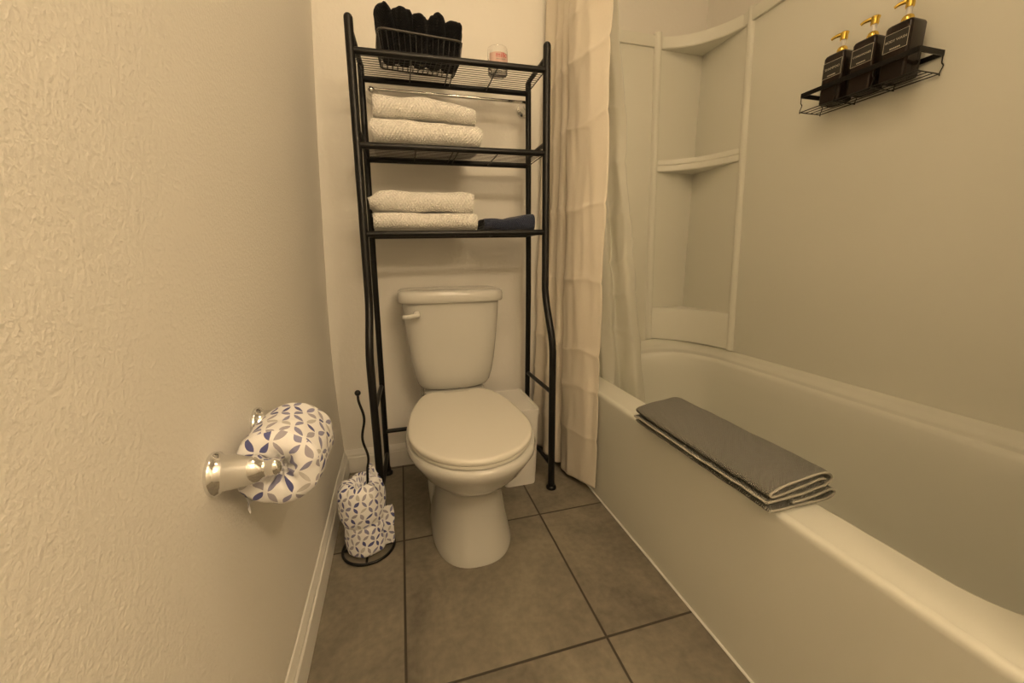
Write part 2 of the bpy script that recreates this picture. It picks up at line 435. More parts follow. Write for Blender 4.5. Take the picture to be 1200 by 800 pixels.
# ================================================================== BATHTUB
TX0, TX1, TY0, TY1, ZR = .913, 1.592, 0.0, -1.524, .40
def rrect(x0, x1, y0, y1, rads, n=14, zf=None):
    """rounded rectangle, y0>y1; rads = radii at (x0,y1),(x1,y1),(x1,y0),(x0,y0)"""
    out = []
    cs = [(x0, y1, 1, 1, rads[0], PI), (x1, y1, -1, 1, rads[1], 1.5*PI), (x1, y0, -1, -1, rads[2], 0), (x0, y0, 1, -1, rads[3], .5*PI)]
    for cx, cy, sx, sy, r, a0 in cs:
        for i in range(n+1):
            a = a0+.5*PI*i/n
            out.append((cx+sx*r+math.cos(a)*r, cy+sy*r+math.sin(a)*r))
    # resample the long sides so every ring has the same count already
    return [(x, y, zf(x, y)) for x, y in out]
def sst(t): t = max(0, min(1, t)); return t*t*(3-2*t)
def dz(x, y):                                    # deck rises from the front rim to the back ledge
    return ZR + .052*sst((x-1.08)/.38)
tub = thing('bathtub', 'white alcove bathtub with a plain front apron along the right side of the floor', 'bathtub', (1.25, -.762, 0))
bm = bmesh.new()
Bx0, Bx1, By0, By1 = 1.008, 1.512, -.085, -1.44
R = (.12, .16, .30, .14)
def off(d): return (Bx0+d, Bx1-d, By0-d, By1+d, tuple(max(.03, r-d*.8) for r in R))
rings = []
for d, dzv in ((0, 0), (.004, -.0012), (.010, -.006), (.015, -.016), (.022, -.06), (.036, -.15), (.055, -.25), (.075, -.305), (.11, -.335), (.17, -.345), (.24, -.348)):
    a = off(d)
    if dzv > -.02: rings.append(rrect(*a, zf=lambda x, y: dz(x, y)+dzv))
    else:
        k = (-.02-dzv)/.33
        rings.append(rrect(*a, zf=lambda x, y: (dz(x, y)*(1-min(1, k*1.2))+ZR*min(1, k*1.2))+dzv))
loft(bm, rings, False, True)
obj('basin', bm, MT['acrylic'], tub, 60)
bm = bmesh.new()
# deck: from basin edge outwards to the walls, with an upturned cove on wall sides
def deck_ring(k):
    base = rrect(Bx0, Bx1, By0, By1, R, zf=dz)
    outr = rrect(TX0+.013, TX1-.002, TY0-.002, TY1+.002, (.012, .02, .27, .012), zf=dz)
    out = []
    for a, b in zip(base, outr):
        x = a[0]+(b[0]-a[0])*k; y = a[1]+(b[1]-a[1])*k
        z = a[2]+(b[2]-a[2])*k
        # raised cove near the walls (not on the front side)
        wallness = sst((x-1.04)/.16)
        c = sst((k-.35)/.65)
        out.append((x, y, z+wallness*(.012*math.sin(min(1, k/.3)*PI)*0+.030*c*c)+(.0)))
    return out
rings = [deck_ring(k) for k in (0, .12, .3, .45, .6, .75, .88, 1)]
loft(bm, rings, False, False)
# rounded lip down to the apron along the front
obj('rim', bm, MT['acrylic'], tub, 60)
bm = bmesh.new()
ap = [(TX0+.014, ZR-.0002), (TX0+.008, ZR-.001), (TX0+.003, ZR-.004), (TX0+.0005, ZR-.009), (TX0, ZR-.016), (TX0+.0005, ZR-.05), (TX0, .20), (TX0, .004), (TX0+.02, .004), (TX0+.02, ZR-.02)]
loft(bm, [[(x, y, z) for x, z in ap] for y in (TY0-.002, -.4, -.8, -1.2, TY1)])
obj('apron', bm, MT['acrylic'], tub, 50)

# ================================================================== SHOWER SURROUND
sur = thing('shower_surround', 'white moulded shower surround lining the two tub walls, with corner shelves', 'shower surround', (1.59, 0, .48))
ST = 1.765
bm = bmesh.new(); box(bm, .93, 1.592, -.012, 0, .47, ST-.004, .002); box(bm, .93, 1.592, -.020, 0, ST-.045, ST, .004)
obj('end_panel', bm, MT['surround'], sur, 30)
bm = bmesh.new(); box(bm, 1.582, 1.5995, -1.53, -.0, .478, ST-.004, .002); box(bm, 1.572, 1.5995, -1.53, -.0, ST-.045, ST, .004)
obj('long_panel', bm, MT['surround'], sur, 30)
def pil(p0, p1, nrm, w=.017, h=.013):
    bm = bmesh.new(); rings = []
    for p in (p0, p1):
        tdir = (1, 0) if nrm[1] else (0, 1)
        rg = []
        for i in range(13):
            t = -1+2*i/12
            hh = h*(1-abs(t)**2.6)
            if abs(t) > .80: hh *= .9
            rg.append((p[0]+tdir[0]*w*t+nrm[0]*hh, p[1]+tdir[1]*w*t+nrm[1]*hh, p[2]))
        rg.append((p[0]+tdir[0]*w-nrm[0]*.01, p[1]+tdir[1]*w-nrm[1]*.01, p[2])); rg.append((p[0]-tdir[0]*w-nrm[0]*.01, p[1]-tdir[1]*w-nrm[1]*.01, p[2]))
        rings.append(rg)
    loft(bm, rings); return bm
obj('pilaster', pil((1.402, -.011, .482), (1.352, -.018, ST+.008), (0, -1)), MT['surround'], sur, 50)
obj('pilaster', pil((1.583, -.325, .482), (1.583, -.258, ST+.008), (-1, 0)), MT['surround'], sur, 50)
def arc_pts(A, B, cor=(1.585, -.009), k=.55, n=18):
    mid = ((A[0]+B[0])/2, (A[1]+B[1])/2); ct = (mid[0]+(cor[0]-mid[0])*k, mid[1]+(cor[1]-mid[1])*k)
    return [((1-t)**2*A[0]+2*t*(1-t)*ct[0]+t*t*B[0], (1-t)**2*A[1]+2*t*(1-t)*ct[1]+t*t*B[1]) for t in (i/n for i in range(n+1))]
def shelf(name, A, B, z0, z1, lip=.006, A2=None, B2=None):
    bm = bmesh.new(); cor = (1.59, -.004); rings = []
    for z, ins in ((z0, 0.004), (z0+.004, 0), (z1-.006, 0), (z1-.001, .002), (z1, .006)):
        f = (z-z0)/(z1-z0)
        a = A if A2 is None else (A[0]+(A2[0]-A[0])*f, A[1]+(A2[1]-A[1])*f)
        b = B if B2 is None else (B[0]+(B2[0]-B[0])*f, B[1]+(B2[1]-B[1])*f)
        pts = arc_pts(a, b)
        pts = [(x+ins*.7, y+ins*.7) for x, y in pts]
        rings.append([(x, y, z) for x, y in pts]+[(1.59, b[1], z), (1.59, -.004, z), (a[0], -.004, z)])
    loft(bm, rings); return obj(name, bm, MT['surround'], sur, 35)
def colx(z): f = (z-.482)/(ST-.474); return 1.402-.05*f
def coly(z): f = (z-.482)/(ST-.474); return -.325+.067*f
def AB(z): return (colx(z)+.008, -.016), (1.578, coly(z)+.008)
a, b = AB(1.70); shelf('corner_shelf', a, b, ST-.048, ST-.002)
a, b = AB(1.26); shelf('corner_shelf', a, b, 1.238, 1.264); 
s_ = shelf('corner_shelf', (a[0]+.006, a[1]), (b[0], b[1]+.006), 1.264, 1.288)
a, b = AB(.485); a2, b2 = AB(.635); shelf('corner_shelf', a, b, .482, .633, A2=a2, B2=b2)

# ================================================================== TOILET
toi = thing('toilet', 'white two-piece toilet with closed lid standing under the black rack', 'toilet', (.434, -.45, 0))
TC = .434
bm = bmesh.new()
def tring(z, rx, yb, yf, e=5.5):
    cy = (yb+yf)/2; hy = abs(yb-yf)/2
    rg = []
    for i in range(64):
        a = 2*PI*i/64; c, s = math.cos(a), math.sin(a)
        x = math.copysign(abs(c)**(2/e), c); y = math.copysign(abs(s)**(2/e), s)
        bow = (1-x*x)*.014 if s < 0 else 0
        rg.append((TC+x*rx, cy+y*hy-bow, z))
    return rg
loft(bm, [tring(z, rx, -.022, yf, e) for z, rx, yf, e in ((.388, .095, -.17, 4), (.390, .118, -.195, 4), (.398, .130, -.207, 4.5), (.414, .139, -.214, 5), (.45, .148, -.219, 5.5), (.50, .156, -.224, 6), (.58, .165, -.229, 6), (.66, .172, -.233, 6), (.722, .176, -.235, 6))])
obj('tank', bm, MT['porcelain'], toi, 50)
bm = bmesh.new()
loft(bm, [tring(z, rx, yb, yf, 6) for z, rx, yb, yf in ((.722, .178, -.018, -.238), (.722, .187, -.012, -.246), (.727, .190, -.010, -.249), (.748, .190, -.010, -.249), (.757, .187, -.013, -.246), (.762, .180, -.020, -.239), (.7645, .165, -.035, -.224), (.766, .12, -.08, -.18))])
obj('tank_lid', bm, MT['porcelain'], toi, 50)
bm = bmesh.new()
lathe(bm, [(.001, -.030), (.010, -.028), (.013, -.020), (.013, 0)], (.306, -.232, .684), 'y', 20)
pts = smooth_path([(.310, -.258, .684), (.297, -.264, .682), (.282, -.268, .6805), (.266, -.268, .6795), (.257, -.267, .6795)], 5)
tube(bm, pts, [.009-.003*abs(i/(len(pts)-1)-.0)+(.001 if i > len(pts)*.7 else 0) for i in range(len(pts)-1)]+[.004], 12)
obj('flush_lever', bm, MT['porcelain'], toi, 60)
# bowl and pedestal
bm = bmesh.new()
def bring(cx, yb, yf, rx, z, e=2.2, eb=3.2, k=.52):
    cy = yb+(yf-yb)*k
    return sring(cx, cy, rx, abs(yf-cy), abs(yb-cy), z, e, 64, eb)
secs = [  # yb, yf, rx, z, e
    (-.205, -.664, .126, 0.0, 2.5), (-.205, -.664, .127, .010, 2.5), (-.205, -.658, .121, .028, 2.5), (-.20, -.646, .112, .09, 2.4), (-.19, -.638, .105, .15, 2.3),
    (-.18, -.640, .103, .20, 2.2), (-.18, -.655, .108, .225, 2.2), (-.18, -.685, .126, .243, 2.15), (-.18, -.715, .146, .265, 2.1), (-.18, -.745, .165, .295, 2.1), (-.18, -.770, .179, .328, 2.1),
    (-.185, -.785, .186, .347, 2.1), (-.19, -.788, .187, .360, 2.1), (-.195, -.784, .184, .370, 2.1), (-.21, -.768, .170, .373, 2.1)]
loft(bm, [bring(.430, yb, yf, rx, z, e, 2.1 if z > .21 else 3.2, .585 if z > .21 else .55) for yb, yf, rx, z, e in secs])
obj('bowl', bm, MT['porcelain'], toi, 60)
# back shelf under the tank
bm = bmesh.new()
loft(bm, [tring(z, rx, -.05, yf, 4) for z, rx, yf in ((.30, .09, -.20), (.35, .112, -.235), (.378, .115, -.238), (.387, .105, -.228))])
obj('tank_platform', bm, MT['porcelain'], toi, 50)
# trapway bulge on the left side of the pedestal
bm = bmesh.new()
pth = smooth_path([(.340, -.36, .02), (.334, -.37, .10), (.336, -.37, .18), (.345, -.38, .24)], 6)
tube(bm, pth, [.03]*len(pth), 16)
obj('trapway', bm, MT['porcelain'], toi, 60)
bm = bmesh.new()
pth = smooth_path([(.520, -.36, .02), (.526, -.37, .10), (.524, -.37, .18), (.515, -.38, .24)], 6)
tube(bm, pth, [.03]*len(pth), 16)
obj('trapway', bm, MT['porcelain'], toi, 60)
# seat ring and lid outline
def lid_ring(z, ins=0, cx=.4275):
    yb, ymid, yf = -.262+(-ins), -.565, -.782+ins
    pts = []
    n = 56
    for i in range(n+1):                         # front arc from right to left
        a = -PI*i/n
        pts.append((cx+math.cos(a)*(.1765-ins), ymid+math.sin(a)*(abs(yf-ymid)), z))
    left = [(cx-.174+ins, -.50), (cx-.166+ins, -.43), (cx-.150+ins, -.36), (cx-.132+ins, -.300), (cx-.115+ins, -.270), (cx-.104+ins, yb)]
    right = [(2*cx-x, y) for x, y in left[::-1]]
    return pts+[(x, y, z) for x, y in left]+[(x, y, z) for x, y in right]
bm = bmesh.new(); loft(bm, [lid_ring(.3735, .010), lid_ring(.3745, .004), lid_ring(.378, .002), lid_ring(.384, .003), lid_ring(.3855, .008)])
obj('seat', bm, MT['seat'], toi, 50)
bm = bmesh.new(); loft(bm, [lid_ring(.3865, .006), lid_ring(.3875, .001), lid_ring(.392, 0), lid_ring(.3975, .001), lid_ring(.4005, .005), lid_ring(.4015, .012), lid_ring(.4018, .03), lid_ring(.402, .07)])
obj('seat_lid', bm, MT['seat'], toi, 50)
for hx in (.358, .497):
    bm = bmesh.new(); tube(bm, [(hx-.018, -.252, .388), (hx+.018, -.252, .388)], .009, 14); obj('hinge', bm, MT['seat'], toi, 50)
bm = bmesh.new(); tube(bm, [(.325, -.16, .375), (.325, -.16, .41)], .006, 12); obj('tank_bolt', bm, MT['nickel'], toi, 50)
bm = bmesh.new(); pth = smooth_path([(.30, -.012, .17), (.30, -.05, .17), (.302, -.07, .20), (.315, -.09, .32), (.32, -.10, .40)], 6); tube(bm, pth, .006, 10); lathe(bm, [(.02, 0), (.02, -.006), (.01, -.008)], (.30, -.001, .17), 'y', 16)
obj('supply_line', bm, MT['nickel'], toi, 50)

# ================================================================== WASTE BIN
wb = thing('waste_bin', 'slim white plastic waste bin tucked between toilet and curtain', 'waste bin', (.665, -.19, 0))
def binr(z, g): return rrect(.598-g, .722+g*.9, -.065+g*.3, -.305-g*.2, (.018,)*4, 6, lambda x, y: z)
bm = bmesh.new(); loft(bm, [binr(0, 0), binr(.006, .002), binr(.15, .009), binr(.290, .0155)]); obj('bin_body', bm, MT['bin'], wb, 40)
bm = bmesh.new(); loft(bm, [binr(.288, .018), binr(.306, .0185), binr(.311, .016), binr(.312, .006), binr(.309, .004), binr(.3085, -.03)]); obj('bin_lid', bm, MT['bin'], wb, 30)

# ================================================================== RACK
rack = thing('over_toilet_rack', 'tall black metal three-shelf rack standing over the toilet', 'storage rack', (.46, -.2, 0))
YF, YB, YL = -.29, -.095, -.355
def leg_front(xt, xb, xm):
    bm = bmesh.new()
    p = [(xt, YF, 1.533), (xm, YF, .76)]
    for i in range(1, 8):
        t = i/8; p.append((xm+(xb-xm)*sst(t), YF+(YL-YF)*(.5*t+.5*sst(t)), .76-.21*t))
    p += [(xb, YL, .545), (xb, YL, .012)]
    tube(bm, p, .0125, 16); ball(bm, (xt, YF, 1.533), .0125)
    return obj('front_leg', bm, MT['black'], rack, 50)
def foot(l, x, y, n='foot'):
    bm = bmesh.new(); lathe(bm, [(.012, 0), (.019, .001), (.020, .006), (.018, .011), (.0135, .014), (.013, .03)], (x, y, 0), 'z', 20); obj('rubber_foot', bm, MT['black'], l, 50)
lf = leg_front(.168, .150, .158); foot(lf, .150, YL)
rf = leg_front(.7605, .767, .7605); foot(rf, .767, YL)
for xt, xb in ((.180, .156), (.761, .761)):
    bm = bmesh.new(); tube(bm, [(xt, YB, 1.50), (xb+(xt-xb)*.5, YB, .75), (xb, YB+.03, .012)], .0105, 16)
    l = obj('back_leg', bm, MT['black'], rack, 50); foot(l, xb, YB+.03)
def lx(z): return .158+(.172-.158)*(z-.76)/.77
def bx(z): return .168+(.180-.168)*(z-.75)/.75
for z in (1.458, 1.209, .953):
    dz_ = 0.0
    bm = bmesh.new(); tube(bm, [(lx(z), YF, z-.004), (.76, YF, z+.006)], .0095, 14); obj('front_rail', bm, MT['black'], rack, 50)
    bm = bmesh.new(); tube(bm, [(bx(z), YB, z), (.76, YB, z+.008)], .0095, 14); obj('back_rail', bm, MT['black'], rack, 50)
    sg = obj('wire_shelf', (lambda b: b)(bmesh.new()), MT['wire'], rack, 50) if False else None
    bm = bmesh.new()
    n = 13
    for i in range(1, n):
        y = YF+(YB-YF)*i/n
        tube(bm, [(lx(z)+.004, y, z+.004), (.757, y, z+.010)], .0010, 6)
    for x in (.178, .335, .452, .468, .60, .752):
        tube(bm, [(x, YF, z+.001), (x, YB, z+.002)], .0019, 6)
    obj('wire_shelf', bm, MT['wire'], rack, 50)
for z in (1.503, 1.247):
    for xf, xb in ((lx(z), bx(z)), (.7605, .761)):
        bm = bmesh.new(); tube(bm, [(xf, YF, z), (xb, YB, z)], .008, 12); obj('side_rail', bm, MT['black'], rack, 50)
for z in (.388, .097):
    for xf, xb in ((.150, .160), (.767, .761)):
        bm = bmesh.new(); tube(bm, [(xf, YL, z), (xb, YB+.015, z)], .008, 12); obj('side_rail', bm, MT['black'], rack, 50)
bm = bmesh.new(); tube(bm, [(.158, YB+.02, .193), (.761, YB+.02, .197)], .0085, 12); obj('back_rail', bm, MT['black'], rack, 50)

# ================================================================== CHROME TOWEL BAR on the back wall
tb = thing('towel_bar', 'chrome towel bar on the back wall behind the rack', 'towel bar', (.48, 0, 1.45))
bm = bmesh.new(); tube(bm, [(.207, -.068, 1.442), (.768, -.068, 1.446)], .0065, 14); obj('rod', bm, MT['chrome'], tb, 60)
for x in (.207, .768):
    bm = bmesh.new(); lathe(bm, [(.026, 0), (.026, -.006), (.022, -.009), (.018, -.014), (.011, -.022), (.009, -.045), (.012, -.056), (.014, -.068), (.010, -.079), (.002, -.081)], (x, 0, 1.438), 'y', 24)
    obj('bracket', bm, MT['chrome'], tb, 60)

# ================================================================== WHITE TOWELS
def upath(yb, yf, zc, r, n=14, bulge=0):
    P = [(yb+(yf+r-yb)*i/8, zc-r) for i in range(9)]
    P += [(yf+r-math.sin(PI*i/n)*r*(1.0), zc-r*math.cos(PI*i/n)) for i in range(1, n)]
    P += [(yf+r+(yb-yf-r)*i/8, zc+r) for i in range(9)]
    return P
def folded_towel(name, x0, x1, yb, yf, z0, z1, mat, seed, label, cat, group=None, amp=.003, layers=2, flap=None):
    bm = bmesh.new(); h = z1-z0; t = h/(2*layers)*.98; zc = (z0+z1)/2
    for k in range(layers):
        r = t*(k+.5)*1.01
        ribbon(bm, upath(yb, yf+(h/2-r-t/2)*.9, zc, r), t*1.03, (x0+.004*(layers-1-k), x1-.004*(layers-1-k)), 'x', amp, seed+k*0, 40)
    o = obj(name, bm, mat, None, 60)
    tag(o, label, cat, group)
    return o
FT = 'folded_towel'; G = 'white waffle towels on the rack'
t1 = folded_towel(FT, .206, .540, -.10, -.287, 1.2225, 1.289, MT['towel'], 3, 'white folded towel lying on the middle shelf, lower one of its pair', 'towel', G, .003)
t2 = folded_towel(FT, .212, .527, -.105, -.282, 1.294, 1.356, MT['towel'], 5, 'white folded towel on top of another on the middle shelf, its right end sagging', 'towel', G, .003)
t3 = folded_towel(FT, .187, .525, -.10, -.283, .9665, 1.018, MT['towel'], 9, 'white waffle towel on the lowest shelf, under another and beside the navy cloth', 'towel', G, .002)
t4 = folded_towel(FT, .182, .510, -.105, -.278, 1.023, 1.084, MT['towel'], 12, 'white waffle towel topping the pair on the lowest shelf', 'towel', G, .0035)
# right end of the topmost towel slopes down
for v in t2.data.vertices:
    f = sst((v.co.x-.40)/.15); v.co.z -= .018*f*(v.co.z-1.285)/.07+.002*f
for v in t4.data.vertices:
    f = sst((.215-v.co.x)/.03); v.co.z = 1.052+(v.co.z-1.052)*(1-.42*f)-.004*f
nv = folded_towel(FT, .545, .727, -.12, -.275, .9665, 1.005, MT['navy'], 21, 'small navy folded cloth at the right end of the lowest shelf', 'towel', None, .003, 2)
for v in nv.data.vertices:
    f = sst((v.co.x-.60)/.12); v.co.z += .020*f*(v.co.z-.9665)/.04

# ================================================================== WIRE BASKET WITH ROLLED BLACK TOWELS
BZ = 1.474
bk = thing('wire_basket', 'black wire basket on the top shelf filled with rolled black towels', 'basket', (.365, -.19, BZ))
bk.rotation_euler = (0, 0, math.radians(4))
PMb = parent_matrix(bk)
def bpt(x, y, z): return PMb @ Vector((x, y, z))
def rimrect(hx, hy, z, r=.02, n=5):
    pts = []
    for cx, cy, a0 in ((hx-r, hy-r, 0), (-hx+r, hy-r, .5*PI), (-hx+r, -hy+r, PI), (hx-r, -hy+r, 1.5*PI)):
        for i in range(n+1):
            a = a0+.5*PI*i/n; pts.append(bpt(cx+math.cos(a)*r, cy+math.sin(a)*r, z))
    return pts+[pts[0]]
bm = bmesh.new(); tube(bm, rimrect(.126, .070, .057), .0032, 8, False); obj('rim', bm, plain('dark_grey_wire', (.06, .055, .045), .4), bk, 60)
bm = bmesh.new()
tube(bm, rimrect(.118, .060, .003), .0018, 6, False)
for i in range(15):
    x = -.112+.224*i/14; xt = x*1.07
    for s in (-1, 1): tube(bm, [bpt(xt, s*.070, .057), bpt(x, s*.060, .003)], .0011, 6)
    tube(bm, [bpt(x, -.060, .003), bpt(x, .060, .003)], .0011, 6)
for i in range(8):
    y = -.055+.11*i/7
    for s in (-1, 1): tube(bm, [bpt(s*.126, y*1.15, .057), bpt(s*.118, y, .003)], .0011, 6)
    if i % 2: tube(bm, [bpt(-.118, y, .003), bpt(.118, y, .003)], .0011, 6)
obj('wire_mesh', bm, MT['wire'], bk, 60)
def rolled_towel(cx, cy, ang, h, r, seed, label, tilt=0):
    bm = bmesh.new(); rings = []; n = 36; hs = [0, .003, .012, .035, .06, .08, h-.024, h-.014, h-.006, h-.0015, h]
    rs = [.86, .98, 1.0, 1.0, 1.02, 1.06, 1.10, 1.08, .96, .74, .4]
    for z, k in zip(hs, rs):
        rg = []
        for i in range(n):
            a = 2*PI*i/n
            rr = r*k*(1+.22*nz((math.cos(a), math.sin(a), z*12), 1.7, seed))
            fl = ((a-ang) % (2*PI))/(2*PI); rr *= 1+.16*(1-fl)         # the loose edge stands proud
            ty = math.sin(a)*rr*1.75; tx = math.cos(a)*rr*1.02
            rg.append(bpt(cx+tx+tilt*z, cy+ty,   .0045+z))
        rings.append(rg)
    cum = [2*PI*r*i/n for i in range(n+1)]
    loft(bm, rings, uvf=lambda i, j: (cum[i], hs[j]))
    o = obj('rolled_towel', bm, MT['blackterry'], None, 60); return tag(o, label, 'towel', 'rolled black towels in the basket')
RL = ['rolled black towel at the left end of the wire basket', 'rolled black towel second from the left in the wire basket', 'rolled black towel in the middle of the wire basket',
      'rolled black towel second from the right in the wire basket', 'rolled black towel at the right end of the wire basket']
for i in range(5):
    rolled_towel(-.090+.0455*i, -.010-.004*(i % 2), [4.6, 5.5, 5.9, 4.2, 5.4][i], (.128-.001*i)+[.003, .003, -.003, .001, -.004][i]  , .0262, 30+i, RL[i], (-.10+.05*i)*1.1)

# ================================================================== CANDLE GLASS
cn = thing('candle_glass', 'clear glass candle cup with pink label at the right of the top shelf', 'candle', (.622, -.19, 1.475))
cz = 1.475; cc = (.622, -.19, cz)
bm = bmesh.new(); lathe(bm, [(.001, 0), (.030, 0), (.033, .003), (.0335, .074), (.033, .0765), (.0315, .0765), (.0305, .074), (.030, .012), (.001, .011)], cc, 'z', 40); obj('glass_cup', bm, MT['glass'], cn, 50)
bm = bmesh.new(); lathe(bm, [(.001, .0125), (.0285, .0125), (.0285, .036), (.001, .037)], cc, 'z', 32); obj('wax', bm, MT['wax'], cn, 50)
bm = bmesh.new()
lab = [[(cc[0]+math.sin(a)*r, cc[1]-math.cos(a)*r, z) for a in [(-1.15+2.3*i/24) for i in range(25)]] for r, z in ((.0338, cz+.012), (.0340, cz+.056))]
loft(bm, lab, closed=False); obj('paper_label', bm, MT['pinklabel'], cn, 60)
RX = Matrix.Rotation(PI/2, 4, 'X')
text_part('label_text', 'milk', .021, MT['redink'], cn, Matrix.Translation((cc[0]+.003, cc[1]-.0350, cz+.046)) @ RX)
bm = bmesh.new(); lathe(bm, [(.0015, 0), (.0015, .02)], (cc[0], cc[1], cz+.036), 'z', 8); obj('wick', bm, MT['paper'], cn, 60)
bm = bmesh.new(); box(bm, cc[0]-.013, cc[0]+.018, cc[1]-.0352, cc[1]-.0345, cz+.034, cz+.0352); obj('label_line', bm, MT['greyink'], cn, 0)
bm = bmesh.new(); box(bm, cc[0]-.015, cc[0]+.014, cc[1]-.0352, cc[1]-.0345, cz+.018, cz+.026); obj('label_line', bm, MT['redink'], cn, 0)

# ================================================================== TOILET PAPER HOLDER on the left wall
PY0, PY1, PZ, PX = -1.048, -.880, .590, .076
th = thing('toilet_paper_holder', 'polished nickel two-post paper holder on the left wall', 'paper holder', (0, -.96, PZ))
for y in (PY0, PY1):
    bm = bmesh.new()
    lathe(bm, [(.024, -.004), (.0285, -.003), (.0300, .001), (.0295, .006), (.0260, .0085), (.0255, .010), (.0240, .012), (.0236, .020), (.0218, .036), (.0205, .045), (.0200, .049), (.0178, .056), (.0135, .061), (.0122, .063), (.0120, .068), (.0128, .069), (.0125, .077), (.0085, .083), (.001, .085)], (0, y, PZ), 'x', 40)
    obj('post', bm, MT['chrome'], th, 60)
bm = bmesh.new(); tube(bm, [(PX-.002, PY0, PZ), (PX-.002, PY1, PZ)], .0075, 16); obj('spindle', bm, MT['chrome'], th, 60)
# wrapped roll: axis along y; paper tucked into both ends
bm = bmesh.new(); n = 72
RC = (PX-.006, PZ-.015); RR = .060
prof = []
y0, y1 = PY0+.016, PY1-.022
prof = [(y0+.022, .0005), (y0+.020, .010), (y0+.008, .016), (y0-.002, .026), (y0-.004, .038), (y0-.001, .050), (y0+.006, .058), (y0+.018, RR), (y0+.04, RR+.001), (y0+.07, RR+.001), (y1-.03, RR), (y1-.012, .059), (y1-.002, .050), (y1, .035), (y1-.004, .02), (y1-.01, .010), (y1-.011, .0005)]
prof = [(p.x, p.y) for p in smooth_path([(a, b, 0) for a, b in prof], 3)]
JS = next(j for j, (a, r) in enumerate(prof) if r > .0575)
prof.insert(JS, (prof[JS][0]-.0002, prof[JS][1]-.0002))
JS += 1
rings = []; cum = [0]
for i in range(1, len(prof)): cum.append(cum[-1]+math.hypot(prof[i][0]-prof[i-1][0], prof[i][1]-prof[i-1][1]))
for j, (y, r) in enumerate(prof):
    rg = []
    for i in range(n):
        a = 2*PI*i/n
        crump = .0035*nz((math.cos(a)*2, math.sin(a)*2, y*30), 1.3, 3)
        if r < .05: crump += .0030*math.sin(a*9+y*60)*(1-r/.05)*1.5
        rr = r+crump*min(1, r/.02)
        ty = y+.004*nz((math.cos(a)*r*30, math.sin(a)*r*30, 0), 1.5, 8)
        sx = 1.0
        dxx = .10*(y-y0)*0
        rg.append((RC[0]+math.cos(a)*rr*sx, ty, RC[1]+math.sin(a)*rr))
    rings.append(rg)
loft(bm, rings, False, False, uvf=lambda i, j: (.062*2*PI*i/n, cum[j]) if j >= JS else (prof[j][1]*math.cos(2*PI*i/n)+.4, prof[j][1]*math.sin(2*PI*i/n)+.4))
pr = obj('wrapped_toilet_roll', bm, MT['leaf'], None, 70)
tag(pr, 'toilet roll wrapped in blue and white leaf-print tissue on the wall holder', 'toilet roll')
# loose corner of tissue hanging at the wall side
bm = bmesh.new(); rings = []
for j in range(9):
    t = j/8; rings.append([(RC[0]-.052+.006*math.sin(i*.9+t*3)*t+.010*t, y0+.012+.05*i/8-.012*t*(1 if i < 3 else 0), RC[1]-.030-.034*t*(1-.55*i/8)+.004*math.sin(i*1.3)) for i in range(9)])
loft(bm, rings, closed=False, uvf=lambda i, j: (i*.007, j*.006))
obj('tissue_flap', bm, MT['leaf'], pr, 60)

# ================================================================== SPARE ROLL STAND on the floor
SX, SY = .112, -.492
st = thing('paper_roll_stand', 'black wire spare-roll stand with wavy rod on the floor by the baseboard', 'roll stand', (SX, SY, 0))
bm = bmesh.new(); torus(bm, (SX, SY, .0052), .0755, .0042, 56, 10); obj('base_ring', bm, MT['black'], st, 60)
bm = bmesh.new(); tube(bm, [(SX-.002, SY-.0755, .0052), (SX-.002, SY+.0755, .0052)], .0035, 10); tube(bm, [(SX-.0755, SY, .0052), (SX+.0755, SY, .0052)], .0035, 10); obj('base_cross', bm, MT['black'], st, 60)
bm = bmesh.new()
pts = [(SX+.012, SY, .005), (SX+.014, SY, .23), (SX+.017, SY, .27)]
for i in range(1, 26):
    z = .27+.225*i/25; pts.append((SX+.017-.002*i/25+.0052*math.sin((z-.27)*2*PI/.125), SY, z))
tube(bm, pts, .0036, 10); obj('rod', bm, MT['black'], st, 60)
bm = bmesh.new(); ball(bm, (pts[-1][0], SY, .503), .0085); obj('finial', bm, MT['black'], st, 60)
bm = bmesh.new(); rings = []; n = 84
pf = [(.0, .020), (.001, .045), (.003, .055), (.012, .060), (.03, .0615), (.06, .061), (.088, .0605), (.098, .0585), (.108, .062), (.125, .0665), (.15, .068), (.18, .067), (.200, .063), (.214, .055), (.222, .044), (.222, .032), (.212, .022), (.195, .014), (.18, .011)]
pf = [(p.x, p.y) for p in smooth_path([(a, b, 0) for a, b in pf], 3)]
cum = [0]
for i in range(1, len(pf)): cum.append(cum[-1]+math.hypot(pf[i][0]-pf[i-1][0], pf[i][1]-pf[i-1][1]))
for z, r in pf:
    rg = []
    for i in range(n):
        a = 2*PI*i/n
        c = .0032*nz((math.cos(a)*1.8, math.sin(a)*1.8, z*18), 1.4, 5)
        if z > .19: c += .004*math.sin(a*7+1)*(z-.19)/.03
        rr = max(.009, r+c)
        zz = z+.0105+(.014*nz((math.cos(a)*1.2, math.sin(a)*1.2, 0), 1.2, 9) if z > .17 else 0)
        rg.append((SX-.003+math.cos(a)*rr-.004*(z > .1)*1, SY+math.sin(a)*rr, zz))
    rings.append(rg)
loft(bm, rings, True, False, uvf=lambda i, j: (.064*2*PI*i/n, cum[j]))
sr = obj('wrapped_toilet_roll', bm, MT['leaf'], None, 70)
tag(sr, 'two stacked toilet rolls wrapped in leaf-print tissue on the black floor stand', 'toilet roll')
